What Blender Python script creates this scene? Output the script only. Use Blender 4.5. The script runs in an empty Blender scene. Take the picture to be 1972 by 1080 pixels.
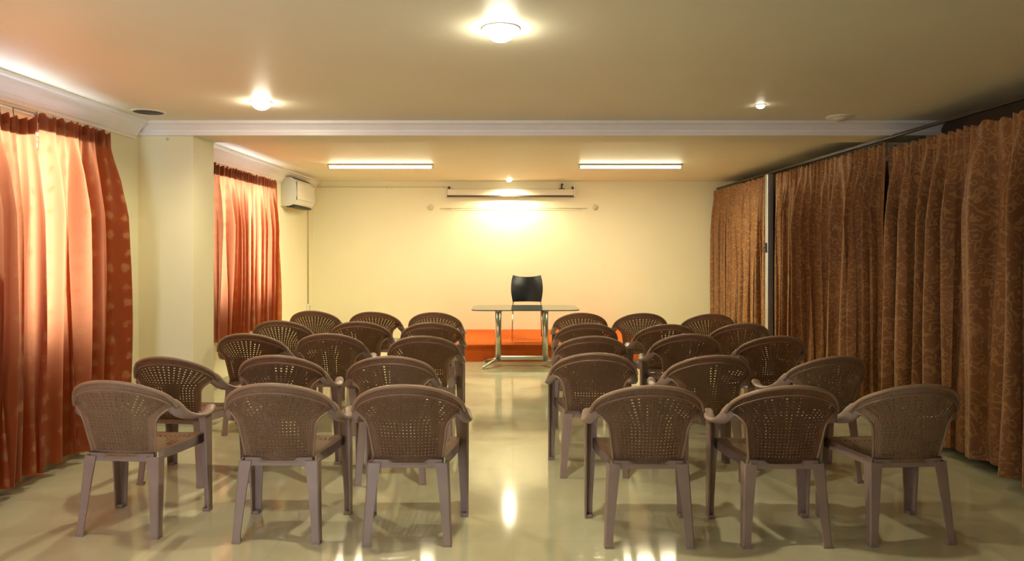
import bpy, bmesh, math, random
from mathutils import Vector, Matrix
PI = math.pi
S = bpy.context.scene
COL = S.collection
random.seed(4)

# ------------------------------------------------------------------ helpers
def tag(o, label=None, cat=None, group=None, kind=None):
    if label: o['label'] = label
    if cat: o['category'] = cat
    if group: o['group'] = group
    if kind: o['kind'] = kind
    return o

def obj(name, bm, mat, parent=None, smooth=False, autosmooth=None):
    me = bpy.data.meshes.new(name)
    bm.normal_update()
    bm.to_mesh(me); bm.free()
    for m in (mat if isinstance(mat, (list, tuple)) else [mat]): me.materials.append(m)
    if smooth or autosmooth:
        for p in me.polygons: p.use_smooth = True
    if autosmooth:
        me.set_sharp_from_angle(angle=math.radians(autosmooth))
    o = bpy.data.objects.new(name, me)
    COL.objects.link(o)
    if parent: o.parent = parent
    return o

def empty(name, loc=(0, 0, 0), rz=0):
    o = bpy.data.objects.new(name, None); COL.objects.link(o)
    o.empty_display_size = .1
    o.location = loc; o.rotation_euler = (0, 0, rz)
    return o

def copy_tree(o, parent=None):
    c = o.copy(); COL.objects.link(c); c.parent = parent
    for ch in list(o.children): copy_tree(ch, c)
    return c

def box(bm, x0, x1, y0, y1, z0, z1, bev=0, seg=2, mi=0):
    m = Matrix.Translation(((x0+x1)/2, (y0+y1)/2, (z0+z1)/2)) @ Matrix.Diagonal((x1-x0, y1-y0, z1-z0, 1))
    r = bmesh.ops.create_cube(bm, size=1, matrix=m)
    fs = set()
    for v in r['verts']:
        for f in v.link_faces: fs.add(f)
    if bev:
        es = {e for f in fs for e in f.edges}
        rr = bmesh.ops.bevel(bm, geom=list(es), offset=bev, segments=seg, profile=.5, affect='EDGES')
        fs = set(rr['faces']) | {f for f in fs if f.is_valid}
    for f in fs: f.material_index = mi
    return bm

def nb(): return bmesh.new()

def tube(bm, pts, rad, n=10, ell=1.0, up=(0, 0, 1), cap=True, mi=0):
    """swept ellipse; rad a number or list; ell: thickness ratio along 'up'."""
    pts = [Vector(p) for p in pts]
    if not isinstance(rad, (list, tuple)): rad = [rad]*len(pts)
    if not isinstance(ell, (list, tuple)): ell = [ell]*len(pts)
    rings = []
    for i, p in enumerate(pts):
        a = pts[max(0, i-1)]; b = pts[min(len(pts)-1, i+1)]
        t = (b-a).normalized()
        u = Vector(up)
        if abs(t.dot(u)) > .98: u = Vector((1, 0, 0)) if abs(t.x) < .9 else Vector((0, 1, 0))
        s = t.cross(u).normalized(); w = s.cross(t).normalized()
        rings.append([bm.verts.new(p + s*math.cos(2*PI*k/n)*rad[i] + w*math.sin(2*PI*k/n)*rad[i]*ell[i]) for k in range(n)])
    for i in range(len(rings)-1):
        for k in range(n):
            f = bm.faces.new((rings[i][k], rings[i][(k+1) % n], rings[i+1][(k+1) % n], rings[i+1][k])); f.material_index = mi; f.smooth = True
    if cap:
        f = bm.faces.new(list(reversed(rings[0]))); f.material_index = mi
        f = bm.faces.new(rings[-1]); f.material_index = mi
    return bm

def lathe(bm, prof, center=(0, 0, 0), n=32, mi=0):
    """prof: list of (r,z)"""
    c = Vector(center); rings = []
    for r, z in prof:
        if r < 1e-5: rings.append([bm.verts.new(c+Vector((0, 0, z)))])
        else: rings.append([bm.verts.new(c+Vector((r*math.cos(2*PI*k/n), r*math.sin(2*PI*k/n), z))) for k in range(n)])
    for a, b in zip(rings, rings[1:]):
        for k in range(n):
            if len(a) == 1 and len(b) == 1: continue
            if len(a) == 1: f = bm.faces.new((a[0], b[k], b[(k+1) % n]))
            elif len(b) == 1: f = bm.faces.new((a[k], b[0], a[(k+1) % n]))
            else: f = bm.faces.new((a[k], b[k], b[(k+1) % n], a[(k+1) % n]))
            f.material_index = mi; f.smooth = True
    bmesh.ops.recalc_face_normals(bm, faces=bm.faces)
    return bm

def extrude_profile(bm, prof, p0, p1, ax_u, ax_v, mi=0):
    """closed 2-D profile (u,v) swept from p0 to p1"""
    p0, p1, U, V = Vector(p0), Vector(p1), Vector(ax_u), Vector(ax_v)
    a = [bm.verts.new(p0+U*u+V*v) for u, v in prof]
    b = [bm.verts.new(p1+U*u+V*v) for u, v in prof]
    n = len(prof)
    for k in range(n): bm.faces.new((a[k], a[(k+1) % n], b[(k+1) % n], b[k])).material_index = mi
    bm.faces.new(list(reversed(a))); bm.faces.new(b)
    bmesh.ops.recalc_face_normals(bm, faces=bm.faces)
    return bm

# ------------------------------------------------------------------ materials
def newmat(name):
    m = bpy.data.materials.new(name); m.use_nodes = True
    nt = m.node_tree; nt.nodes.clear()
    out = nt.nodes.new('ShaderNodeOutputMaterial')
    return m, nt, out

def N(nt, t, **kw):
    n = nt.nodes.new(t)
    for k, v in kw.items():
        if k.startswith('i_'):
            n.inputs[k[2:].replace('_', ' ')].default_value = v
        else: setattr(n, k, v)
    return n

def ramp(nt, stops, interp='LINEAR'):
    r = nt.nodes.new('ShaderNodeValToRGB'); cr = r.color_ramp; cr.interpolation = interp
    while len(cr.elements) < len(stops): cr.elements.new(.5)
    for e, (p, c) in zip(cr.elements, stops):
        e.position = p; e.color = (*c, 1) if len(c) == 3 else c
    return r

def plain(name, col, rough=.5, metal=0, var=.06, scale=6, bump=0, bscale=60, spec=.5, coat=0):
    m, nt, out = newmat(name)
    b = N(nt, 'ShaderNodeBsdfPrincipled')
    b.inputs['Roughness'].default_value = rough; b.inputs['Metallic'].default_value = metal
    b.inputs['Specular IOR Level'].default_value = spec
    b.inputs['Coat Weight'].default_value = coat
    tc = N(nt, 'ShaderNodeTexCoord')
    no = N(nt, 'ShaderNodeTexNoise'); no.inputs['Scale'].default_value = scale; no.inputs['Detail'].default_value = 4
    nt.links.new(tc.outputs['Object'], no.inputs['Vector'])
    lo = tuple(c*(1-var) for c in col); hi = tuple(min(1, c*(1+var)) for c in col)
    r = ramp(nt, [(.3, lo), (.7, hi)])
    nt.links.new(no.outputs['Fac'], r.inputs['Fac']); nt.links.new(r.outputs['Color'], b.inputs['Base Color'])
    if bump:
        n2 = N(nt, 'ShaderNodeTexNoise'); n2.inputs['Scale'].default_value = bscale
        nt.links.new(tc.outputs['Object'], n2.inputs['Vector'])
        bp = N(nt, 'ShaderNodeBump'); bp.inputs['Strength'].default_value = bump; bp.inputs['Distance'].default_value = .01
        nt.links.new(n2.outputs['Fac'], bp.inputs['Height']); nt.links.new(bp.outputs['Normal'], b.inputs['Normal'])
    nt.links.new(b.outputs['BSDF'], out.inputs['Surface'])
    return m

M = {}
M['wall'] = plain('cream_wall_paint', (.83, .79, .56), .55, var=.02, scale=1.5, bump=.04, bscale=90)
M['ceiling'] = plain('ceiling_paint', (.80, .76, .60), .5, var=.02, scale=1.2, bump=.03)
M['moulding'] = plain('white_moulding_paint', (.88, .86, .86), .4, var=.02)
M['skirting'] = plain('skirting_tile', (.42, .40, .26), .25, var=.1, scale=9)
M['carpet'] = plain('orange_red_carpet', (.60, .12, .018), .85, var=.12, scale=40, bump=.3, bscale=260, spec=.15)
M['chrome'] = plain('brushed_metal', (.62, .60, .55), .28, 1, var=.04)
M['alu'] = plain('aluminium_frame', (.55, .60, .66), .35, .8, var=.04)
M['white_plastic'] = plain('white_plastic', (.78, .76, .68), .35, var=.02)
M['grey_plastic'] = plain('grey_plastic', (.55, .55, .48), .4, var=.03)
M['dark'] = plain('dark_plastic', (.03, .027, .02), .5, var=.1)
M['black_leather'] = plain('black_leatherette', (.018, .021, .026), .32, var=.2, scale=20, bump=.08, bscale=120)
M['screen_case'] = plain('screen_case_enamel', (.72, .68, .55), .4, var=.02)
M['conduit'] = plain('painted_conduit', (.62, .57, .38), .5, var=.03)
M['dark_metal'] = plain('dark_steel', (.05, .045, .04), .4, .7, var=.1)
M['outdoor'] = plain('sill_stone', (.6, .6, .6), .7)

def chair_plastic(name, weave, c0, c1):
    m, nt, out = newmat(name)
    b = N(nt, 'ShaderNodeBsdfPrincipled')
    b.inputs['Roughness'].default_value = .42; b.inputs['Specular IOR Level'].default_value = .45
    tc = N(nt, 'ShaderNodeTexCoord')
    no = N(nt, 'ShaderNodeTexNoise'); no.inputs['Scale'].default_value = 9; no.inputs['Detail'].default_value = 5
    nt.links.new(tc.outputs['Object'], no.inputs['Vector'])
    r = ramp(nt, [(.25, c0), (.75, c1)])
    nt.links.new(no.outputs['Fac'], r.inputs['Fac'])
    nt.links.new(r.outputs['Color'], b.inputs['Base Color'])
    if weave:
        uv = N(nt, 'ShaderNodeUVMap'); sep = N(nt, 'ShaderNodeSeparateXYZ'); nt.links.new(uv.outputs['UV'], sep.inputs['Vector'])
        hs = []
        for ax, fr in (('X', 2*PI/.0107), ('Y', 2*PI/.0085)):
            mu = N(nt, 'ShaderNodeMath', operation='MULTIPLY'); mu.inputs[1].default_value = fr
            si = N(nt, 'ShaderNodeMath', operation='SINE')
            nt.links.new(sep.outputs[ax], mu.inputs[0]); nt.links.new(mu.outputs[0], si.inputs[0]); hs.append(si)
        ad = N(nt, 'ShaderNodeMath', operation='MULTIPLY_ADD'); ad.inputs[1].default_value = .5
        nt.links.new(hs[1].outputs[0], ad.inputs[0]); nt.links.new(hs[0].outputs[0], ad.inputs[2])
        bp = N(nt, 'ShaderNodeBump'); bp.inputs['Strength'].default_value = .55; bp.inputs['Distance'].default_value = .0012
        nt.links.new(ad.outputs[0], bp.inputs['Height']); nt.links.new(bp.outputs['Normal'], b.inputs['Normal'])
    nt.links.new(b.outputs['BSDF'], out.inputs['Surface'])
    return m
M['chair'] = chair_plastic('brown_chair_plastic', False, (.24, .17, .145), (.30, .215, .185))
M['weave'] = chair_plastic('brown_woven_plastic', True, (.25, .155, .10), (.31, .195, .13))

def floor_mat():
    m, nt, out = newmat('polished_cream_floor_tiles')
    b = N(nt, 'ShaderNodeBsdfPrincipled')
    tc = N(nt, 'ShaderNodeTexCoord')
    br = N(nt, 'ShaderNodeTexBrick'); br.offset = 0; br.squash = 1
    br.inputs['Scale'].default_value = 1; br.inputs['Mortar Size'].default_value = .0022; br.inputs['Mortar Smooth'].default_value = .3
    br.inputs['Brick Width'].default_value = .6; br.inputs['Row Height'].default_value = .6; br.inputs['Bias'].default_value = 0
    br.inputs['Color1'].default_value = (0, 0, 0, 1); br.inputs['Color2'].default_value = (1, 1, 1, 1); br.inputs['Mortar'].default_value = (.5, .5, .5, 1)
    nt.links.new(tc.outputs['Object'], br.inputs['Vector'])
    no = N(nt, 'ShaderNodeTexNoise'); no.inputs['Scale'].default_value = 1.6; no.inputs['Detail'].default_value = 7; no.inputs['Distortion'].default_value = 1.4
    nt.links.new(tc.outputs['Object'], no.inputs['Vector'])
    r = ramp(nt, [(.3, (.47, .465, .315)), (.55, (.55, .54, .375)), (.8, (.60, .585, .42))])
    nt.links.new(no.outputs['Fac'], r.inputs['Fac'])
    mx = N(nt, 'ShaderNodeMixRGB', blend_type='MULTIPLY'); mx.inputs['Fac'].default_value = 1
    tone = ramp(nt, [(0, (.95, .95, .95)), (1, (1, 1, 1))])
    nt.links.new(br.outputs['Color'], tone.inputs['Fac'])
    nt.links.new(r.outputs['Color'], mx.inputs[1]); nt.links.new(tone.outputs['Color'], mx.inputs[2])
    mm = N(nt, 'ShaderNodeMixRGB'); mm.inputs[2].default_value = (.45, .43, .30, 1)
    nt.links.new(br.outputs['Fac'], mm.inputs['Fac']); nt.links.new(mx.outputs['Color'], mm.inputs[1])
    nt.links.new(mm.outputs['Color'], b.inputs['Base Color'])
    rr = N(nt, 'ShaderNodeMapRange'); rr.inputs['To Min'].default_value = .06; rr.inputs['To Max'].default_value = .11
    nt.links.new(no.outputs['Fac'], rr.inputs['Value']); nt.links.new(rr.outputs[0], b.inputs['Roughness'])
    b.inputs['Specular IOR Level'].default_value = .6
    nt.links.new(b.outputs['BSDF'], out.inputs['Surface'])
    return m
M['floor'] = floor_mat()

def emit(name, col, st):
    m, nt, out = newmat(name)
    e = N(nt, 'ShaderNodeEmission'); e.inputs['Color'].default_value = (*col, 1); e.inputs['Strength'].default_value = st
    nt.links.new(e.outputs[0], out.inputs['Surface']); return m
M['bulb'] = emit('lit_lamp_glass', (1, .93, .70), 70)
M['bulb_dim'] = emit('lit_small_lamp_glass', (1, .92, .70), 20)
M['tube_lit'] = emit('lit_fluorescent_tube', (1, .92, .62), 45)

def pane_mat():
    m, nt, out = newmat('window_glass')
    t = N(nt, 'ShaderNodeBsdfTransparent'); t.inputs['Color'].default_value = (.94, .97, .98, 1)
    g = N(nt, 'ShaderNodeBsdfGlossy'); g.inputs['Roughness'].default_value = .03
    mx = N(nt, 'ShaderNodeMixShader'); mx.inputs['Fac'].default_value = .07
    nt.links.new(t.outputs[0], mx.inputs[1]); nt.links.new(g.outputs[0], mx.inputs[2]); nt.links.new(mx.outputs[0], out.inputs['Surface'])
    return m
M['pane'] = pane_mat()

def tint_glass():
    m, nt, out = newmat('table_glass')
    t = N(nt, 'ShaderNodeBsdfTransparent'); t.inputs['Color'].default_value = (.66, .74, .70, 1)
    g = N(nt, 'ShaderNodeBsdfGlossy'); g.inputs['Roughness'].default_value = .05; g.inputs['Color'].default_value = (.9, .95, .95, 1)
    d = N(nt, 'ShaderNodeBsdfDiffuse'); d.inputs['Color'].default_value = (.45, .52, .50, 1)
    fr = N(nt, 'ShaderNodeFresnel'); fr.inputs['IOR'].default_value = 1.5
    m1 = N(nt, 'ShaderNodeMixShader'); m1.inputs['Fac'].default_value = .22
    m2 = N(nt, 'ShaderNodeMixShader')
    nt.links.new(t.outputs[0], m1.inputs[1]); nt.links.new(d.outputs[0], m1.inputs[2])
    nt.links.new(fr.outputs[0], m2.inputs['Fac']); nt.links.new(m1.outputs[0], m2.inputs[1]); nt.links.new(g.outputs[0], m2.inputs[2])
    nt.links.new(m2.outputs[0], out.inputs['Surface']); return m
M['glass'] = tint_glass()
M['glass_edge'] = plain('dark_glass_edge', (.06, .085, .085), .15, var=.05)

def fabric(name, base, base2, fl, trans_col, trans, scale_, mode):
    m, nt, out = newmat(name)
    uv = N(nt, 'ShaderNodeUVMap')
    mp = N(nt, 'ShaderNodeMapping'); nt.links.new(uv.outputs['UV'], mp.inputs['Vector'])
    if mode == 'flower':
        vo = N(nt, 'ShaderNodeTexVoronoi'); vo.inputs['Scale'].default_value = scale_; vo.inputs['Randomness'].default_value = .25
        nz = N(nt, 'ShaderNodeTexNoise'); nz.inputs['Scale'].default_value = 38; nz.inputs['Detail'].default_value = 3
        nt.links.new(mp.outputs[0], nz.inputs['Vector'])
        nt.links.new(mp.outputs[0], vo.inputs['Vector'])
        ad = N(nt, 'ShaderNodeMath', operation='MULTIPLY_ADD'); ad.inputs[1].default_value = .5
        nt.links.new(nz.outputs['Fac'], ad.inputs[0]); nt.links.new(vo.outputs['Distance'], ad.inputs[2])
        pat = ramp(nt, [(.42, (1, 1, 1)), (.54, (0, 0, 0))])
        nt.links.new(ad.outputs[0], pat.inputs['Fac'])
    else:
        nz0 = N(nt, 'ShaderNodeTexNoise'); nz0.inputs['Scale'].default_value = 6; nz0.inputs['Detail'].default_value = 2
        nt.links.new(mp.outputs[0], nz0.inputs['Vector'])
        mixv = N(nt, 'ShaderNodeMixRGB'); mixv.inputs['Fac'].default_value = .28
        nt.links.new(mp.outputs[0], mixv.inputs[1]); nt.links.new(nz0.outputs['Color'], mixv.inputs[2])
        vo = N(nt, 'ShaderNodeTexVoronoi'); vo.inputs['Scale'].default_value = scale_; vo.inputs['Randomness'].default_value = .7
        nt.links.new(mixv.outputs[0], vo.inputs['Vector'])
        mu = N(nt, 'ShaderNodeMath', operation='MULTIPLY'); mu.inputs[1].default_value = 17
        si = N(nt, 'ShaderNodeMath', operation='SINE')
        nt.links.new(vo.outputs['Distance'], mu.inputs[0]); nt.links.new(mu.outputs[0], si.inputs[0])
        pat = ramp(nt, [(.15, (0, 0, 0)), (.95, (1, 1, 1))])
        nt.links.new(si.outputs[0], pat.inputs['Fac'])
    nz = N(nt, 'ShaderNodeTexNoise'); nz.inputs['Scale'].default_value = 3; nz.inputs['Detail'].default_value = 4
    nt.links.new(mp.outputs[0], nz.inputs['Vector'])
    r = ramp(nt, [(.3, base), (.7, base2)]); nt.links.new(nz.outputs['Fac'], r.inputs['Fac'])
    mx = N(nt, 'ShaderNodeMixRGB'); mx.inputs[2].default_value = (*fl, 1)
    nt.links.new(pat.outputs['Color'], mx.inputs['Fac']); nt.links.new(r.outputs['Color'], mx.inputs[1])
    d = N(nt, 'ShaderNodeBsdfPrincipled'); d.inputs['Roughness'].default_value = .6; d.inputs['Specular IOR Level'].default_value = .25
    d.inputs['Sheen Weight'].default_value = .15
    nt.links.new(mx.outputs['Color'], d.inputs['Base Color'])
    wv = N(nt, 'ShaderNodeTexNoise'); wv.inputs['Scale'].default_value = 220
    nt.links.new(mp.outputs[0], wv.inputs['Vector'])
    bp = N(nt, 'ShaderNodeBump'); bp.inputs['Strength'].default_value = .15; bp.inputs['Distance'].default_value = .002
    nt.links.new(wv.outputs['Fac'], bp.inputs['Height']); nt.links.new(bp.outputs['Normal'], d.inputs['Normal'])
    if trans > 0:
        t = N(nt, 'ShaderNodeBsdfTranslucent')
        mt = N(nt, 'ShaderNodeMixRGB', blend_type='MULTIPLY'); mt.inputs['Fac'].default_value = .45
        mt.inputs[1].default_value = (*trans_col, 1)
        inv = ramp(nt, [(0, (1, 1, 1)), (1, (.55, .45, .4))]); nt.links.new(pat.outputs['Color'], inv.inputs['Fac'])
        nt.links.new(inv.outputs['Color'], mt.inputs[2]); nt.links.new(mt.outputs['Color'], t.inputs['Color'])
        ms = N(nt, 'ShaderNodeMixShader'); ms.inputs['Fac'].default_value = trans
        nt.links.new(d.outputs[0], ms.inputs[1]); nt.links.new(t.outputs[0], ms.inputs[2]); nt.links.new(ms.outputs[0], out.inputs['Surface'])
    else: nt.links.new(d.outputs[0], out.inputs['Surface'])
    return m
M['orange_fabric'] = fabric('orange_flowered_curtain_cloth', (.165, .037, .007), (.215, .052, .009), (.36, .17, .06), (1.0, .365, .14), .36, 7.5, 'flower')
M['orange_header'] = fabric('orange_header_cloth', (.24, .045, .010), (.30, .06, .014), (.35, .12, .04), (1, .3, .1), .03, 7.5, 'flower')
M['brown_fabric'] = fabric('brown_paisley_curtain_cloth', (.175, .076, .030), (.235, .105, .038), (.31, .165, .06), (.5, .2, .1), 0, 13, 'paisley')

# ------------------------------------------------------------------ camera
F = 1350.0
cam = bpy.data.cameras.new('camera'); cam.sensor_width = 36; cam.lens = 36*F/1972
cam.shift_x = -2/1972; cam.shift_y = -60/1972
co = bpy.data.objects.new('camera', cam); COL.objects.link(co)
co.location = (0, 0, 1.5); co.rotation_euler = (PI/2, 0, 0); S.camera = co
cam.clip_start = .05

# ------------------------------------------------------------------ shell
XL, XR, YB, YR, H = -3.18, 3.62, 11.14, -.6, 2.58
T = .2
def struct(name, bm, m, parent=None, **k):
    o = obj(name, bm, m, parent, **k); o['kind'] = 'structure'; return o
b = nb(); box(b, XL-T, XR+T, YR-T, YB+T, -.12, 0); struct('floor', b, M['floor'])
b = nb(); box(b, XL-T, XR+T, YR-T, YB+T, H, H+.12); struct('ceiling', b, M['ceiling'])
b = nb(); box(b, XL-T, XR+T, YB, YB+T, 0, H); struct('wall_back', b, M['wall'])

M['shade_wall'] = plain('right_wall_painted_shade', (.045, .030, .020), .5, var=.2, scale=5)  # near-black base colour puts the shade behind the brown curtains into this wall
def wall_x(name, x0, x1, ya, yb, holes, mat='wall'):
    """wall along Y from ya..yb between x0..x1 with holes (y0,y1,z0,z1)"""
    b = nb(); y = ya
    for (h0, h1, z0, z1) in sorted(holes):
        box(b, x0, x1, y, h0, 0, H); box(b, x0, x1, h0, h1, 0, z0); box(b, x0, x1, h0, h1, z1, H); y = h1
    box(b, x0, x1, y, yb, 0, H)
    return struct(name, b, M[mat])
W1 = (2.4, 5.02, .98, 2.28)
W2 = (7.25, 8.92, .98, 2.28)
wall_x('wall_left', XL-T, XL, YR, YB, [W1, W2])
W3 = (7.9, 9.4, .5, 2.3)
wall_x('wall_right', XR, XR+T, YR, YB, [], 'shade_wall')
# rear wall; unseen opening added behind the camera to let in cool daylight
b = nb()
RX0, RX1, RZ1 = -2.15, -1.45, 2.3
box(b, XL-T, RX0, YR-T, YR, 0, H); box(b, RX1, XR+T, YR-T, YR, 0, H); box(b, RX0, RX1, YR-T, YR, RZ1, H)
struct('wall_rear', b, M['wall'])

def window_x(name, x, hole, ncol, nrow, bars):
    y0, y1, z0, z1 = hole
    w = empty(name, (x, (y0+y1)/2, z0)); w['kind'] = 'structure'
    def P(bm): bmesh.ops.translate(bm, verts=bm.verts, vec=(-x, -(y0+y1)/2, -z0)); return bm
    b = nb(); f = .05
    box(b, x-.03, x+.03, y0, y1, z0, z0+f); box(b, x-.03, x+.03, y0, y1, z1-f, z1)
    box(b, x-.03, x+.03, y0, y0+f, z0, z1); box(b, x-.03, x+.03, y1-f, y1, z0, z1)
    for i in range(1, ncol):
        yy = y0+(y1-y0)*i/ncol; box(b, x-.028, x+.028, yy-.03, yy+.03, z0, z1)
    o = obj('window_frame', P(b), M['alu'], w)
    for i in range(ncol):
        a0 = y0+(y1-y0)*i/ncol+.03; a1 = y0+(y1-y0)*(i+1)/ncol-.03
        b = nb(); box(b, x-.003, x+.003, a0, a1, z0+f, z1-f); obj('pane', P(b), M['pane'], w)
    b = nb()
    for i in range(1, nrow):
        zz = z0+(z1-z0)*i/nrow; tube(b, [(x+.05, y0, zz), (x+.05, y1, zz)], .008, 6)
    n = int((y1-y0)/bars)
    for i in range(1, n):
        yy = y0+(y1-y0)*i/n; tube(b, [(x+.05, yy, z0), (x+.05, yy, z1)], .006, 6)
    obj('window_grille', P(b), M['dark_metal'], w)
    return w
window_x('window_1', XL-.14, W1, 3, 4, .30)
window_x('window_2', XL-.14, W2, 2, 4, .30)
# frame of the added daylight opening
w = empty('added_daylight_opening', ((RX0+RX1)/2, YR-.1, 0)); w['kind'] = 'structure'
b = nb(); cx = (RX1-RX0)/2
for xx in (-cx, -cx/3, cx/3, cx): box(b, xx-.03, xx+.03, -.03, .03, 0, RZ1)
box(b, -cx, cx, -.03, .03, RZ1-.06, RZ1); box(b, -cx, cx, -.03, .03, 0, .06)
obj('window_frame', b, M['alu'], w)

# column + beam + mouldings
CY0, CY1, CX = 5.95, 6.36, -2.715
b = nb(); box(b, XL, CX, CY0, CY1, 0, H, 0); struct('column', b, M['wall'])
b = nb(); box(b, XL, XR, CY0+.02, CY1-.0, 2.47, H); struct('beam', b, M['ceiling'])
# moulding on the beam's near face: (depth toward camera, z)
prof = [(0, 2.462), (-.035, 2.462), (-.035, 2.487), (-.022, 2.492), (-.022, 2.510), (-.040, 2.530), (-.055, 2.548), (-.078, 2.556), (-.078, H), (0, H)]
b = nb(); extrude_profile(b, prof, (XL, CY0, 0), (XR, CY0, 0), (0, 1, 0), (0, 0, 1)); struct('trim_1', b, M['moulding'])
# crown moulding of the left wall, in two runs (near and far of the column)
prof2 = [(0, 2.425), (.018, 2.425), (.022, 2.446), (.032, 2.452), (.045, 2.475), (.07, 2.51), (.10, 2.535), (.108, 2.548), (.13, 2.553), (.13, H), (0, H)]
for i, (ya, yb) in enumerate(((YR, CY0-.08), (CY1, YB))):
    b = nb(); extrude_profile(b, prof2, (XL, ya, 0), (XL, yb, 0), (1, 0, 0), (0, 0, 1)); struct('trim_%d' % (i+2), b, M['moulding'])
# baseboards
b = nb(); box(b, XL, XL+.012, YR, CY0, 0, .09); box(b, XL, CX+.012, CY0-.012, CY0, 0, .09); box(b, CX, CX+.012, CY0-.012, CY1+.012, 0, .09)
box(b, XL, CX+.012, CY1, CY1+.012, 0, .09); box(b, XL, XL+.012, CY1, YB, 0, .09); struct('baseboard_left', b, M['skirting'])
b = nb(); box(b, XL, XR, YB-.012, YB, 0, .09); struct('baseboard_back', b, M['skirting'])
b = nb(); box(b, XR-.012, XR, YR, YB, 0, .09); struct('baseboard_right', b, M['skirting'])

# ------------------------------------------------------------------ curtains
def curtain(name, x, y0, y1, zb, zt, lam, amp, seed, mat, hmat, label, group, room, sag=None, gather=0):
    rnd = random.Random(seed)
    t = empty(name, (x, (y0+y1)/2, 0)); tag(t, label, 'curtain', group)
    # fold boundaries
    ph = [0]; ys = [y0]; y = y0
    n = max(8, int((y1-y0)/.007))
    # phase speed varies smoothly
    k1, k2, k3 = rnd.uniform(0, 6), rnd.uniform(0, 6), rnd.uniform(0, 6)
    def speed(y): return (1+.30*math.sin(3.1*y+k1)+.25*math.sin(7.3*y+k2))*2*PI/lam
    Y = [y0+(y1-y0)*i/n for i in range(n+1)]
    P = [0]
    for i in range(n): P.append(P[-1]+speed(Y[i])*(Y[i+1]-Y[i]))
    hd = .11                                    # header height
    rows = [zt, zt-.015, zt-.05, zt-.09, zt-hd, zt-hd-.03, zt-hd-.08, zt-hd-.15, zt-hd-.25]
    z = rows[-1]
    while z > zb+.12: z -= .09; rows.append(z)
    rows += [zb+.03, zb]
    def pt(i, z):
        y = Y[i]; p = P[i]; d = zt-z
        body = min(1, max(0, (d-hd)/.5)); head = 1-min(1, max(0, (d-hd*.9)/.22))
        fold = (1+.3*math.sin(4.3*y+k2))*math.sin(p+.25*math.sin(2.1*z+y*3+k3)*body) + .40*math.sin(2*p+k1+.5*z) + .22*math.sin(3.3*p+k3+z) + .08*math.sin(5.7*p+k1) + .16*math.sin(.5*p+k2+z*.4)
        xx = amp*(.45+.55*body)*fold*(1+.15*math.sin(y*5+z)) * (1-.5*head)
        xx += head*.010*math.sin(3*p)
        yy = y + body*.022*math.sin(2*p+k2)*(1+.3*math.sin(z*2)) + body*.03*math.sin(1.7*y+k3)*(d/2)
        if gather:                      # sides pull in a little below the header
            e0 = math.exp(-(y-y0)/.12); e1 = math.exp(-(y1-y)/.12)
            yy += gather*(e1*.0+e1*math.sin(min(1, d/1.6)*PI/2)-e0*math.sin(min(1, d/1.6)*PI/2))
        zz = z
        if d < .02: zz += .010*math.sin(3*p)+.006*math.sin(p*1.3+k1)
        if sag:
            c0, c1, dep = sag; q = (y-c0)/(c1-c0)
            if 0 < q < 1: zz -= dep*math.sin(q*PI)**.8*max(0, 1-d/1.2)
        if z <= zb+.001: zz += .012*math.sin(p+1)+.008*math.sin(2.3*y)
        return Vector((room*xx, yy-(y0+y1)/2, zz))
    arc = [0]
    for i in range(n):
        a, b_ = pt(i, zt-1), pt(i+1, zt-1); arc.append(arc[-1]+(a-b_).length)
    def sheet(rows_, off, m, nm):
        bm = nb(); uvl = bm.loops.layers.uv.new('UVMap')
        g = [[bm.verts.new(pt(i, z)+Vector((room*off, 0, 0))) for i in range(n+1)] for z in rows_]
        for r in range(len(rows_)-1):
            for i in range(n):
                f = bm.faces.new((g[r][i], g[r][i+1], g[r+1][i+1], g[r+1][i])); f.smooth = True
                for l, (ii, zz) in zip(f.loops, ((i, rows_[r]), (i+1, rows_[r]), (i+1, rows_[r+1]), (i, rows_[r+1]))):
                    l[uvl].uv = (arc[ii]+seed*1.7, zz)
        return obj(nm, bm, m, t)
    sheet(rows, 0, mat, 'cloth')
    sheet([zt-.004, zt-.015, zt-.05, zt-.09, zt-hd], -.006, hmat, 'header_band')
    # hooks
    nh = int((y1-y0)/.2)+1
    for q in range(nh+1):
        i = min(n, int(n*q/nh)); p = pt(i, zt-.03)
        b = nb(); tube(b, [(p.x-room*.008, p.y, p.z-.03), (p.x-room*.012, p.y, p.z+.02), (p.x-room*.02, p.y, zt+.012)], .0025, 5)
        obj('hook', b, M['dark_metal'], t)
    return t
def rod(name, x, y0, y1, z, wallx, label):
    t = empty(name, (x, (y0+y1)/2, z)); tag(t, label, 'curtain rod', 'curtain rods')
    L = (y1-y0)/2
    b = nb(); tube(b, [(0, -L, 0), (0, L, 0)], .009, 10); obj('pole', b, M['chrome'], t)
    for s in (-L+.02, 0, L-.02):
        b = nb(); dx = wallx-x
        box(b, min(0, dx), max(0, dx), s-.008, s+.008, -.006, .006); box(b, dx-.004 if dx > 0 else dx, dx if dx > 0 else dx+.004, s-.02, s+.02, -.03, .03)
        obj('bracket', b, M['dark_metal'], t)
XC = XL+.13
curtain('curtain', XC, 2.35, 4.51, .09, 2.36, .185, .080, 3, M['orange_fabric'], M['orange_header'],
        'orange flowered curtain at the left edge of the photo, with a drooping header', 'orange window curtains', 1, sag=(4.05, 4.5, .05))
curtain('curtain', XC, 4.52, 5.33, .09, 2.375, .185, .074, 11, M['orange_fabric'], M['orange_header'],
        'long orange flowered curtain hanging just before the cream column', 'orange window curtains', 1, gather=.08)
curtain('curtain', XC, 6.60, 9.08, .55, 2.375, .15, .055, 7, M['orange_fabric'], M['orange_header'],
        'short orange curtain over the far window, between column and air conditioner', 'orange window curtains', 1, gather=.02)
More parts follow.
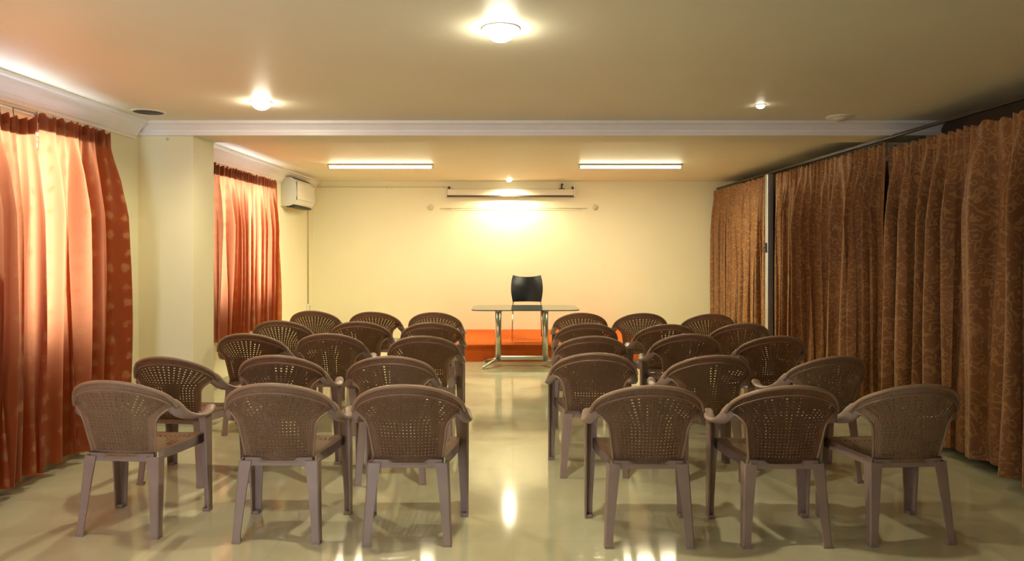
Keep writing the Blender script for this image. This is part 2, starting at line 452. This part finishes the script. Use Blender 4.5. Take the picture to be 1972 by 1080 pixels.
rod('curtain_rod', XL+.055, 2.3, 5.38, 2.385, XL, 'thin metal rod carrying the long orange curtains near the camera')
rod('curtain_rod', XL+.055, 6.5, 9.12, 2.385, XL, 'thin metal rod above the short far orange curtain')
XD = 3.165
curtain('curtain', XD, 8.80, 11.02, .08, 2.41, .17, .055, 21, M['brown_fabric'], M['brown_fabric'],
        'brown paisley curtain touching the back wall corner, beyond the aluminium post', 'brown paisley curtains', -1, gather=.02)
curtain('curtain', XD, 5.95, 8.46, .08, 2.40, .20, .066, 25, M['brown_fabric'], M['brown_fabric'],
        'middle brown paisley curtain, on the camera side of the aluminium post', 'brown paisley curtains', -1)
curtain('curtain', XD, 2.60, 5.90, .08, 2.35, .225, .072, 29, M['brown_fabric'], M['brown_fabric'],
        'brown paisley curtain at the right edge of the photo, nearest the camera', 'brown paisley curtains', -1)
# ceiling track for the brown curtains with drop rods
t = empty('curtain_track', (XD+.05, 6.8, 2.455)); tag(t, 'dark metal curtain track hung from the ceiling over the brown curtains', 'curtain rod')
b = nb(); box(b, -.012, .012, -4.25, 4.25, -.012, .012); obj('rail', b, M['dark_metal'], t)
for s in (-.85,):
    b = nb(); tube(b, [(0, s, .01), (0, s, H-2.455)], .007, 6); obj('hanger', b, M['dark_metal'], t)
# aluminium post seen through the gap
t = empty('aluminium_post', (3.15, 8.62, 0)); tag(t, 'tall bluish aluminium post standing in the gap between brown curtains', 'post')
b = nb(); box(b, -.035, .035, -.045, .045, 0, 2.42, .004); box(b, -.05, .05, -.06, .06, 0, .01); obj('upright', b, M['alu'], t)
b = nb(); box(b, -.05, -.033, -.02, .02, 1.46, 1.58, .006); tube(b, [(-.05, 0, 1.52), (-.075, 0, 1.52), (-.078, 0, 1.47)], .007, 8); obj('latch', b, M['dark'], t)

# ------------------------------------------------------------------ ceiling fittings
def point(name, loc, power, col, rad=.05, parent=None):
    l = bpy.data.lights.new(name, 'POINT'); l.energy = power; l.color = col; l.shadow_soft_size = rad
    o = bpy.data.objects.new(name, l); COL.objects.link(o); o.location = loc
    if parent: o.parent = parent
    return o
WARM = (1.0, .88, .57)
DL = [(-.06, 3.43, .082, 'bulb', 42, 'large bright downlight nearest the camera, at the top of the photo'),
      (-1.85, 5.15, .072, 'bulb', 34, 'round lit downlight on the left side of the near ceiling, before the white moulding'),
      (1.85, 5.24, .034, 'bulb_dim', 9, 'small dim downlight on the right side of the near ceiling'),
      (-.06, 10.80, .05, 'bulb_dim', 50, 'bright downlight close to the back wall, above the projector screen case')]
for (x, y, r, m, pw, lab), cone in zip(DL, (118, 165, 120, 168)):
    t = empty('ceiling_downlight', (x, y, H)); tag(t, lab, 'ceiling light', 'ceiling downlights')
    b = nb(); lathe(b, [(r*.93, -.001), (r*.95, -.006), (r*1.12, -.005), (r*1.18, -.002), (r*1.18, 0)], n=32); obj('trim_ring', b, M['white_plastic'], t)
    b = nb(); lathe(b, [(r*.92, 0)]+[(r*.92*math.cos(a), -.004-r*.75*math.sin(a)) for a in [i*PI/2/8 for i in range(8)]]+[(0, -.004-r*.75)], n=24)
    obj('bulb', b, M[m], t)
    l = bpy.data.lights.new('lamp_light', 'SPOT'); l.energy = pw*1.5; l.color = WARM; l.shadow_soft_size = .04; l.spot_size = math.radians(cone); l.spot_blend = .6
    o = bpy.data.objects.new('lamp_light', l); COL.objects.link(o); o.parent = t; o.location = (0, 0, -.095)
# black round opening in the ceiling
t = empty('ceiling_speaker', (-2.86, 5.5, H)); tag(t, 'flat black round speaker grille set in the ceiling near the column', 'speaker')
b = nb(); lathe(b, [(0, -.006), (.108, -.006), (.112, -.003)], n=40); obj('grille', b, M['dark'], t)
b = nb(); lathe(b, [(.108, -.001), (.110, -.009), (.122, -.008), (.128, 0)], n=40); obj('rim', b, M['white_plastic'], t)
t = empty('smoke_detector', (2.66, 5.70, H)); tag(t, 'pale round smoke detector on the ceiling by the right end of the moulding', 'smoke detector')
b = nb(); lathe(b, [(0, -.035), (.035, -.033), (.05, -.022), (.055, -.014), (.10, -.012), (.11, -.006), (.11, 0)], n=36); obj('body', b, M['white_plastic'], t)
b = nb(); lathe(b, [(.037, -.0345), (.045, -.031), (.049, -.0245)], n=24); obj('vent_ring', b, M['conduit'], t)
# fluorescent battens
for x0, x1, lab, pw in ((-2.36, -1.0, 'long fluorescent tube fitting on the far ceiling, left of the centre', 34), (.82, 2.16, 'long fluorescent tube fitting on the far ceiling, right of the centre, the brighter one', 44)):
    cx = (x0+x1)/2; L = (x1-x0)/2-.03
    t = empty('tube_light', (cx, 8.9, H)); tag(t, lab, 'tube light', 'fluorescent tube fittings')
    b = nb(); box(b, -L-.02, L+.02, -.045, .045, -.024, 0, .004); obj('housing', b, M['white_plastic'], t)
    b = nb(); tube(b, [(-L, 0, -.036), (L, 0, -.036)], .014, 12); obj('tube', b, M['tube_lit'], t)
    for s in (-1, 1):
        b = nb(); box(b, s*L-.012+s*.008, s*L+.012+s*.008, -.016, .016, -.052, -.02, .003); obj('tube_holder', b, M['white_plastic'], t)
    l = bpy.data.lights.new('tube_area', 'AREA'); l.shape = 'RECTANGLE'; l.size = 2*L; l.size_y = .03; l.energy = pw*1.15; l.color = (1, .89, .58)
    o = bpy.data.objects.new('tube_area', l); COL.objects.link(o); o.parent = t; o.location = (0, 0, -.056)

# ------------------------------------------------------------------ back wall things
# projector screen case
t = empty('projector_screen', (-.04, YB-.05, 2.40)); tag(t, 'long cream roll-up projector screen case mounted high on the back wall', 'projector screen')
def bw(x0, x1, y0, y1, z0, z1, bev, m, nm, p=t):
    b = nb(); box(b, x0, x1, y0, y1, z0, z1, bev); return obj(nm, b, M[m], p, autosmooth=40)
bw(-1.0, 1.0, -.055, .05, -.055, .055, .02, 'screen_case', 'case')
bw(-1.0, 1.0, -.05, -.008, -.072, -.057, .003, 'dark', 'bottom_slot')
for s in (-1, 1): bw(s*1.0-.015+s*.012, s*1.0+.015+s*.012, -.06, .05, -.075, .07, .008, 'screen_case', 'end_cap')
for s in (-.97, .98): bw(s-.012, s+.012, -.05, .05, .05, .09, .003, 'dark', 'mount_bracket')
b = nb(); box(b, .80, .82, -.02, .05, .05, .14, .004); box(b, .76, .86, -.05, .0, .03, .062, .008)
tube(b, [(.81, -.035, .06), (.80, -.04, .10), (.83, -.03, .13)], .009, 8); obj('motor_bracket', b, M['dark'], t)
# hanging rod under the case
t = empty('wall_rail', (.02, YB-.03, 2.15)); tag(t, 'thin pale rail on the back wall below the projector screen case', 'rail')
b = nb(); tube(b, [(-1.18, 0, 0), (1.16, 0, 0)], .004, 8); obj('rod', b, M['conduit'], t)
for s in (-1.0, 1.0):
    b = nb(); box(b, s-.008, s+.008, -.004, .03, -.008, .008); obj('bracket', b, M['conduit'], t)
for x, lab in ((-1.31, 'round cream wall cap left of the thin rail on the back wall'), (1.31, 'round cream wall cap right of the thin rail on the back wall')):
    t = empty('round_wall_fitting', (x, YB, 2.165)); tag(t, lab, 'wall fitting', 'round wall fittings')
    b = nb(); lathe(b, [(0, .032), (.03, .030), (.042, .02), (.048, 0)], n=28)
    bmesh.ops.rotate(b, verts=b.verts, matrix=Matrix.Rotation(PI/2, 3, 'X')); obj('cover', b, M['conduit'], t)
    b = nb(); lathe(b, [(0, .041), (.010, .039), (.012, .03)], n=12)
    bmesh.ops.rotate(b, verts=b.verts, matrix=Matrix.Rotation(PI/2, 3, 'X')); obj('button', b, M['conduit'], t)
# conduits
t = empty('conduit', (-2.0, YB-.012, 2.49)); tag(t, 'thin horizontal wiring conduit high on the back wall beside the air conditioner', 'conduit', 'wall conduits')
b = nb(); box(b, -1.13, 1.0, -.010, .012, -.008, .008, .003); obj('channel', b, M['conduit'], t)
for s in (-1.05, .0, .9):
    b = nb(); box(b, s-.012, s+.012, -.016, .012, -.016, .016, .003); obj('clip', b, M['conduit'], t)
t = empty('conduit', (XL+.012, 10.85, .66)); tag(t, 'thin vertical pipe running down the left wall below the air conditioner', 'conduit', 'wall conduits')
b = nb(); tube(b, [(0, 0, 0), (0, 0, 1.50), (0, -.14, 1.56), (0, -.30, 1.57)], .011, 8); obj('pipe', b, M['conduit'], t)
t = empty('socket_box', (XL, 10.85, .52)); tag(t, 'small white socket box low on the left wall near the back corner', 'socket')
b = nb(); box(b, 0, .035, -.06, .06, 0, .14, .006); obj('box', b, M['white_plastic'], t)
b = nb(); box(b, .033, .039, -.04, .04, .03, .11, .003); obj('cover_plate', b, M['grey_plastic'], t)
t = empty('wall_hook', (-2.93, CY0, 2.43)); tag(t, 'tiny metal hook near the top of the cream column', 'hook')
b = nb(); tube(b, [(0, .005, 0), (0, -.02, 0), (.006, -.03, .01)], .006, 8); lathe(b, [(0, .0), (.012, 0), (.012, .004)], n=12, center=(0, -.004, 0)); obj('hook_arm', b, M['grey_plastic'], t)

# air conditioner on the left wall
t = empty('air_conditioner', (XL, 10.08, 2.10)); tag(t, 'white air conditioner unit mounted high on the left wall by the back corner', 'air conditioner')
L = .48
prof = [(0, 0), (.10, 0), (.16, .02), (.195, .07), (.205, .16), (.20, .30), (.17, .365), (.13, .385), (0, .385)]
b = nb(); extrude_profile(b, prof, (0, -L+.03, 0), (0, L-.03, 0), (1, 0, 0), (0, 0, 1)); obj('body', b, M['white_plastic'], t, autosmooth=35)
for s in (-1, 1):
    b = nb(); pr = [(u*1.03, v*1.02-.004) for u, v in prof]
    extrude_profile(b, pr, (0, s*(L-.03), 0), (0, s*L, 0), (1, 0, 0), (0, 0, 1)); obj('end_cap', b, M['grey_plastic'], t, autosmooth=35)
b = nb(); box(b, .196, .212, -L+.06, L-.06, .09, .32, .006); obj('front_panel', b, M['white_plastic'], t)
b = nb(); box(b, .06, .175, -L+.05, L-.12, -.018, .006, .004); obj('louvre', b, M['dark'], t)
b = nb()
for k in range(7): box(b, .04+.016*k, .048+.016*k, -L+.06, L-.06, .384, .392)
obj('intake_grille', b, M['dark'], t)
b = nb(); box(b, .203, .209, -L+.035, -L+.05, .08, .34); obj('panel_gap', b, M['dark'], t)

# ------------------------------------------------------------------ platform
t = empty('platform', (0, 9.37, 0)); tag(t, 'low stage platform covered in orange red carpet before the back wall', 'platform')
b = nb(); box(b, -1.3, 1.75, 0, YB-9.37-.013, 0, .205, .004); obj('riser', b, M['carpet'], t)
b = nb(); box(b, -1.31, 1.76, -.012, YB-9.37-.013, .205, .229, .006); obj('deck', b, M['carpet'], t)

# ------------------------------------------------------------------ table
TX, TY = .155, 9.05
t = empty('conference_table', (TX, TY, 0)); tag(t, 'glass topped table with chrome pedestal legs before the orange platform', 'table')
def oval(bm, a, c, z0, z1, e=3.2, n=64, mi=0, edge=1):
    lo, hi = [], []
    for k in range(n):
        th = 2*PI*k/n; cs, sn = math.cos(th), math.sin(th)
        x = a*math.copysign(abs(cs)**(2/e), cs); y = c*math.copysign(abs(sn)**(2/e), sn)
        lo.append(bm.verts.new((x, y, z0))); hi.append(bm.verts.new((x, y, z1)))
    for k in range(n):
        f = bm.faces.new((lo[k], lo[(k+1) % n], hi[(k+1) % n], hi[k])); f.material_index = edge
    bm.faces.new(hi).material_index = mi; bm.faces.new(list(reversed(lo))).material_index = mi
b = nb(); oval(b, .68, .40, .738, .75, e=8); obj('tabletop', b, [M['glass'], M['glass_edge']], t)
for s, x in ((-1, -.345), (1, .26)):
    b = nb(); tube(b, [(x, 0, .06), (x, 0, .715)], .04, 20); lathe(b, [(0, 0), (.06, 0), (.06, .02), (.04, .025)], center=(x, 0, .712-.0), n=20)
    p = obj('column', b, M['chrome'], t)
    for d in (-1, 1):
        b = nb(); tube(b, [(x, 0, .075), (x+s*.05, d*.09, .075), (x+s*.13, d*.21, .05), (x+s*.19, d*.30, .022)], [.032, .03, .024, .018], 10, ell=.6)
        tube(b, [(x+s*.185, d*.295, 0), (x+s*.185, d*.295, .02)], .018, 12)
        obj('foot', b, M['chrome'], t)
b = nb(); box(b, -.345, .26, -.03, .03, .075, .125, .01); obj('stretcher', b, M['chrome'], t)
b = nb(); box(b, -.40, .32, -.02, .02, .712, .737, .004); box(b, -.37, -.32, -.25, .25, .72, .7375, .004); box(b, .235, .285, -.25, .25, .72, .7375, .004); obj('top_support', b, M['chrome'], t)

# ------------------------------------------------------------------ black chair on the platform (faces the camera)
t = empty('office_chair', (.20, 9.80, .231)); tag(t, 'black chair with thin chrome legs on the platform behind the glass table', 'chair')
b = nb(); nx, nz = 16, 18; g = []
for j in range(nz+1):
    v = j/nz; row = []
    w = .205+.025*math.sin(min(1, v*1.3)*PI*.75)-.02*max(0, v-.8)/.2
    for i in range(nx+1):
        u = i/nx*2-1
        z = .515+v*.380-(.028*(1-u*u)*max(0, (v-.6)/.4))
        y = .33+.07*v*v+.03*v-.055*u*u
        row.append(b.verts.new((w*u, y, z)))
    g.append(row)
for j in range(nz):
    for i in range(nx): b.faces.new((g[j][i], g[j][i+1], g[j+1][i+1], g[j+1][i])).smooth = True
bmesh.ops.solidify(b, geom=b.faces[:], thickness=.022); bmesh.ops.recalc_face_normals(b, faces=b.faces)
obj('backrest', b, M['black_leather'], t, autosmooth=50)
b = nb(); box(b, -.215, .215, -.08, .35, .425, .465, .018, 3); obj('seat', b, M['black_leather'], t, autosmooth=50)
for s in (-1, 1):
    b = nb(); tube(b, [(s*.205, -.03, .42), (s*.215, -.07, 0)], .010, 10); obj('leg', b, M['chrome'], t)
    b = nb(); tube(b, [(s*.17, .405, .66), (s*.20, .345, .50), (s*.205, .33, .41), (s*.215, .42, 0)], .010, 10); obj('leg', b, M['chrome'], t)
b = nb(); tube(b, [(-.205, -.03, .418), (.205, -.03, .418), (.205, .33, .412), (-.205, .33, .412), (-.205, -.03, .418)], .009, 8); obj('seat_frame', b, M['chrome'], t)

# ------------------------------------------------------------------ woven plastic armchair
def yb(z): return .015-.120*(z-.42)/.40           # recline of the back
def bp(u, v):
    """backrest surface, u in -1..1, v in 0..1"""
    V1 = .60
    def w(z):
        q = (z-.41)/.25
        fl = max(0, (q-.74)/.26)
        return .172+.034*q+.040*fl**2.2
    if v <= V1:
        z = .41+(.25)*(v/V1); x = w(z)*u
    else:
        s = (v-V1)/(1-V1)
        a = abs(u)*PI/2*.985
        xt = math.copysign(.286*math.sin(a), u); zt = .664+.164*max(0, math.cos(a))
        xb = w(.66)*u; zb = .66
        x = xb+(xt-xb)*s; z = zb+(zt-zb)*s
        x = x if abs(u) < 1 else math.copysign(.246+(.288-.246)*s, u)
    q = min(1, max(0, (z-.41)/.25))
    k = .9+.25*q
    y = yb(z)+k*x*x+ (.02*(abs(x)-.2)/.088 if abs(x) > .2 else 0)
    return Vector((x, y, z))

def cells(a, b_, n, solid):
    """alternating solid/hole boundaries between a and b: list of coords, holes at odd cells"""
    pitch = (b_-a)/n; out = []
    for i in range(n): out += [a+i*pitch, a+i*pitch+pitch*solid]
    out.append(b_); out.append(b_+pitch*solid)
    return out

def perforated(bm, us, vs, fn, hole, mi=0):
    uvl = bm.loops.layers.uv.verify()
    g = [[bm.verts.new(fn(u, v)) for u in us] for v in vs]
    for j in range(len(vs)-1):
        for i in range(len(us)-1):
            if hole(i, j): continue
            f = bm.faces.new((g[j][i], g[j][i+1], g[j+1][i+1], g[j+1][i])); f.smooth = True; f.material_index = mi
            for l in f.loops: l[uvl].uv = (l.vert.co.x, l.vert.co.z+l.vert.co.y)
    return g

def make_chair():
    root = empty('plastic_armchair')
    # backrest
    us0 = cells(-.84, .80, 17, .70); us = [-1, -.96, -.90]+us0+[.90, .96, 1]
    vs0 = cells(.07, .86, 19, .70); vs = [0, .035]+vs0+[.93, .965, 1]
    nu, nv = len(us0), len(vs0)
    def hole(i, j):
        a, c = i-3, j-2
        if a < 0 or c < 0 or a >= nu-1 or c >= nv-1: return False
        if not (a % 2 == 1 and c % 2 == 1): return False
        p = bp(us[i], vs[j])
        return True
    b = nb(); perforated(b, us, vs, bp, hole)
    bmesh.ops.solidify(b, geom=b.faces[:], thickness=.006)
    bmesh.ops.recalc_face_normals(b, faces=b.faces)
    # rolled rim along crest and down the panel's sides, and the inner ridge
    crest = [bp(u, 1) for u in [i/24-1 for i in range(49)]]
    tube(b, crest, [.010]*len(crest), 8)
    ridge = [bp(u, .90)+Vector((0, -.004, 0)) for u in [(i/20-1)*.93 for i in range(41)]]
    tube(b, ridge, .0035, 6)
    for s in (-1, 1):
        tube(b, [bp(s, v) for v in [i/20 for i in range(15)]], .0065, 8)
    tube(b, [bp(u, 0) for u in [i/10-1 for i in range(21)]], .006, 8)
    obj('backrest', b, M['weave'], root)
    # seat
    def sp(u, v):
        y = .006+.479*v
        w_ = .178+.062*math.sin(min(1, v*1.25)*PI/2)-.02*max(0, v-.85)/.15
        x = w_*u
        z = .435-.014*(1-u*u)*math.sin(v*PI)-.028*max(0, (v-.86)/.14)**2+.006*v
        return Vector((x, y, z))
    us0 = cells(-.80, .75, 13, .6); us_ = [-1, -.9]+us0+[.9, 1]
    vs0 = cells(.12, .76, 12, .6); vs_ = [0, .06]+vs0+[.88, .93, .97, 1]
    def hole2(i, j):
        a, c = i-2, j-2
        return 0 <= a < len(us0)-1 and 0 <= c < len(vs0)-1 and a % 2 == 1 and c % 2 == 1
    b = nb(); perforated(b, us_, vs_, sp, hole2)
    bmesh.ops.solidify(b, geom=b.faces[:], thickness=.006); bmesh.ops.recalc_face_normals(b, faces=b.faces)
    obj('seat', b, M['weave'], root)
    # apron under the seat
    b = nb()
    loop = [sp(1, v) for v in (.08, .2, .4, .6, .8, .9)]+[sp(u, 1) for u in (1, .5, 0, -.5, -1)]+[sp(-1, v) for v in (.9, .8, .6, .4, .2, .08)]
    top = [b.verts.new(p+Vector((0, 0, .003))) for p in loop]
    bot = [b.verts.new((p.x, p.y, .392)) for i, p in enumerate(loop)]
    for i in range(len(loop)-1): b.faces.new((top[i], top[(i+1) % len(loop)], bot[(i+1) % len(loop)], bot[i])).smooth = True
    bmesh.ops.solidify(b, geom=b.faces[:], thickness=.006); bmesh.ops.recalc_face_normals(b, faces=b.faces)
    obj('seat_apron', b, M['chair'], root)
    b = nb(); box(b, -.175, .175, .022, .032, .386, .432, .003); obj('rear_crossbar', b, M['chair'], root)
    # arms
    for s in (-1, 1):
        p1 = bp(1, 1); p0 = bp(1, .6); m = (p0+p1)/2
        pts = [(.236, .028, .708), (.262, .052, .678), (.277, .078, .650), (.284, .115, .624), (.287, .165, .602), (.287, .225, .584), (.284, .30, .570), (.276, .37, .566), (.268, .415, .574), (.262, .442, .588), (.258, .452, .596)]
        pts = [(s*x, y, z) for x, y, z in pts]
        b = nb(); tube(b, pts, [.010, .016, .020, .024, .027, .028, .029, .030, .030, .028, .018], 16, ell=[2.2, 2.3, 1.9, 1.25, .75, .52, .42, .38, .36, .36, .4])
        obj('armrest', b, M['chair'], root)
    # legs: L sections
    def leg(top, bot, wt, wb, dt, db, sx, sy, lean=0, mid=None):
        """corner of the L at (x,y); flanges run inward -sx*w and -sy*d"""
        b = nb(); rings = []; nseg = 6
        for k in range(nseg+1):
            q = k/nseg
            p = Vector(top).lerp(Vector(bot), q)
            w_ = wt+(wb-wt)*q**.8; d_ = dt+(db-dt)*q; th = .009
            if k == nseg: w_ += .004; d_ += .004
            c = .006
            pr = [(0, -c), (-c, 0), (-w_, 0), (-w_, -th), (-th, -th), (-th, -d_), (0, -d_)]
            rings.append([b.verts.new((p.x+sx*u, p.y+sy*v, p.z)) for u, v in pr])
        n = len(rings[0])
        for a, c_ in zip(rings, rings[1:]):
            for k in range(n): b.faces.new((a[k], a[(k+1) % n], c_[(k+1) % n], c_[k]))
        b.faces.new(rings[0]); b.faces.new(rings[-1])
        bmesh.ops.recalc_face_normals(b, faces=b.faces)
        # foot block
        bt = Vector(bot)
        box(b, min(bt.x, bt.x-sx*wb), max(bt.x, bt.x-sx*wb), min(bt.y, bt.y-sy*db), max(bt.y, bt.y-sy*db), 0, .018, .003, 1)
        obj('leg', b, M['chair'], root)
    for s in (-1, 1):
        leg((s*.205, .014, .414), (s*.226, -.022, 0), .066, .038, .060, .040, s, -1)       # rear
        leg((s*.286, .415, .565), (s*.284, .425, 0), .080, .042, .080, .045, s, 1)          # front
    return root

proto = make_chair()
rows_words = ['back row nearest the camera', 'second row from the back', 'middle row', 'second row from the table', 'front row nearest the table']
# (X, Y of rear feet, turn in degrees clockwise, row, place)
CH = [(-2.057, 3.66, 5, 0, 'L0'), (-1.207, 3.585, 1, 0, 'L1'), (-.535, 3.55, 0, 0, 'L2'),
      (.685, 3.53, 0, 0, 'R0'), (1.375, 3.53, -1, 0, 'R1'), (2.02, 3.56, -4, 0, 'R2'),
      (-2.17, 4.45, 8, 1, 'L0'), (-1.50, 4.51, 2, 1, 'L1'), (-.78, 4.47, -3, 1, 'L2'),
      (.535, 4.61, 0, 1, 'R0'), (1.27, 4.51, -5, 1, 'R1'), (2.02, 4.47, -11, 1, 'R2'),
      (-2.12, 5.65, 2, 2, 'L0'), (-1.475, 5.65, 0, 2, 'L1'), (-.70, 5.49, 0, 2, 'L2'),
      (.617, 5.48, 0, 2, 'R0'), (1.395, 5.62, -3, 2, 'R1'), (2.04, 5.50, -6, 2, 'R2'),
      (-2.20, 6.65, 0, 3, 'L0'), (-1.436, 6.56, 0, 3, 'L1'), (-.755, 6.47, 0, 3, 'L2'),
      (.674, 6.42, 0, 3, 'R0'), (1.384, 6.33, -2, 3, 'R1'), (2.09, 6.42, -4, 3, 'R2'),
      (-2.184, 7.70, 3, 4, 'L0'), (-1.50, 7.57, 3, 4, 'L1'), (-.84, 7.51, 2, 4, 'L2'),
      (.719, 7.45, 0, 4, 'R0'), (1.355, 7.42, -1, 4, 'R1'), (2.046, 7.33, -2, 4, 'R2')]
place = {'L0': 'at the outer left end of the left block, nearest the orange curtains', 'L1': 'in the middle of the left block', 'L2': 'on the aisle side of the left block',
         'R0': 'on the aisle side of the right block', 'R1': 'in the middle of the right block', 'R2': 'at the outer right end, nearest the brown curtains'}
rows_short = ['back row by the camera', 'second row from the back', 'third row from the back', 'second row from the table', 'front row by the table']
place_short = {'L0': 'left end by orange curtains', 'L1': 'left block middle', 'L2': 'left block beside aisle', 'R0': 'right block beside aisle', 'R1': 'right block middle', 'R2': 'right end by brown curtains'}
for i, (x, y, a, r, pl) in enumerate(CH):
    c = proto if i == 0 else copy_tree(proto)
    c.location = (x, y, 0); c.rotation_euler = (0, 0, -math.radians(a))
    tag(c, 'brown woven plastic armchair, %s, %s' % (rows_short[r], place_short[pl]), 'chair', 'brown woven plastic armchairs in rows')

# ------------------------------------------------------------------ daylight
w = bpy.data.worlds.new('world'); S.world = w; w.use_nodes = True
bg = w.node_tree.nodes['Background']; bg.inputs['Color'].default_value = (.80, .87, 1.0, 1); bg.inputs['Strength'].default_value = 18.0
def portal(loc, rot, sx, sy):
    l = bpy.data.lights.new('window_portal', 'AREA'); l.shape = 'RECTANGLE'; l.size = sx; l.size_y = sy; l.cycles.is_portal = True
    o = bpy.data.objects.new('window_portal', l); COL.objects.link(o); o.location = loc; o.rotation_euler = rot
for h in (W1, W2):
    portal((XL-.19, (h[0]+h[1])/2, (h[2]+h[3])/2), (0, -PI/2, 0), h[3]-h[2], h[1]-h[0])
portal(((RX0+RX1)/2, YR-.19, RZ1/2), (PI/2, 0, 0), RX1-RX0, RZ1)  # portal of the added rear opening

# ------------------------------------------------------------------ view
S.view_settings.view_transform = 'Standard'; S.view_settings.look = 'None'
S.view_settings.gamma = 1; S.view_settings.use_curve_mapping = False
S.view_settings.exposure = 0.45
S.cycles.max_bounces = 10; S.cycles.diffuse_bounces = 6; S.cycles.transparent_max_bounces = 16
S.cycles.sample_clamp_indirect = 6; S.cycles.caustics_reflective = False; S.cycles.caustics_refractive = False
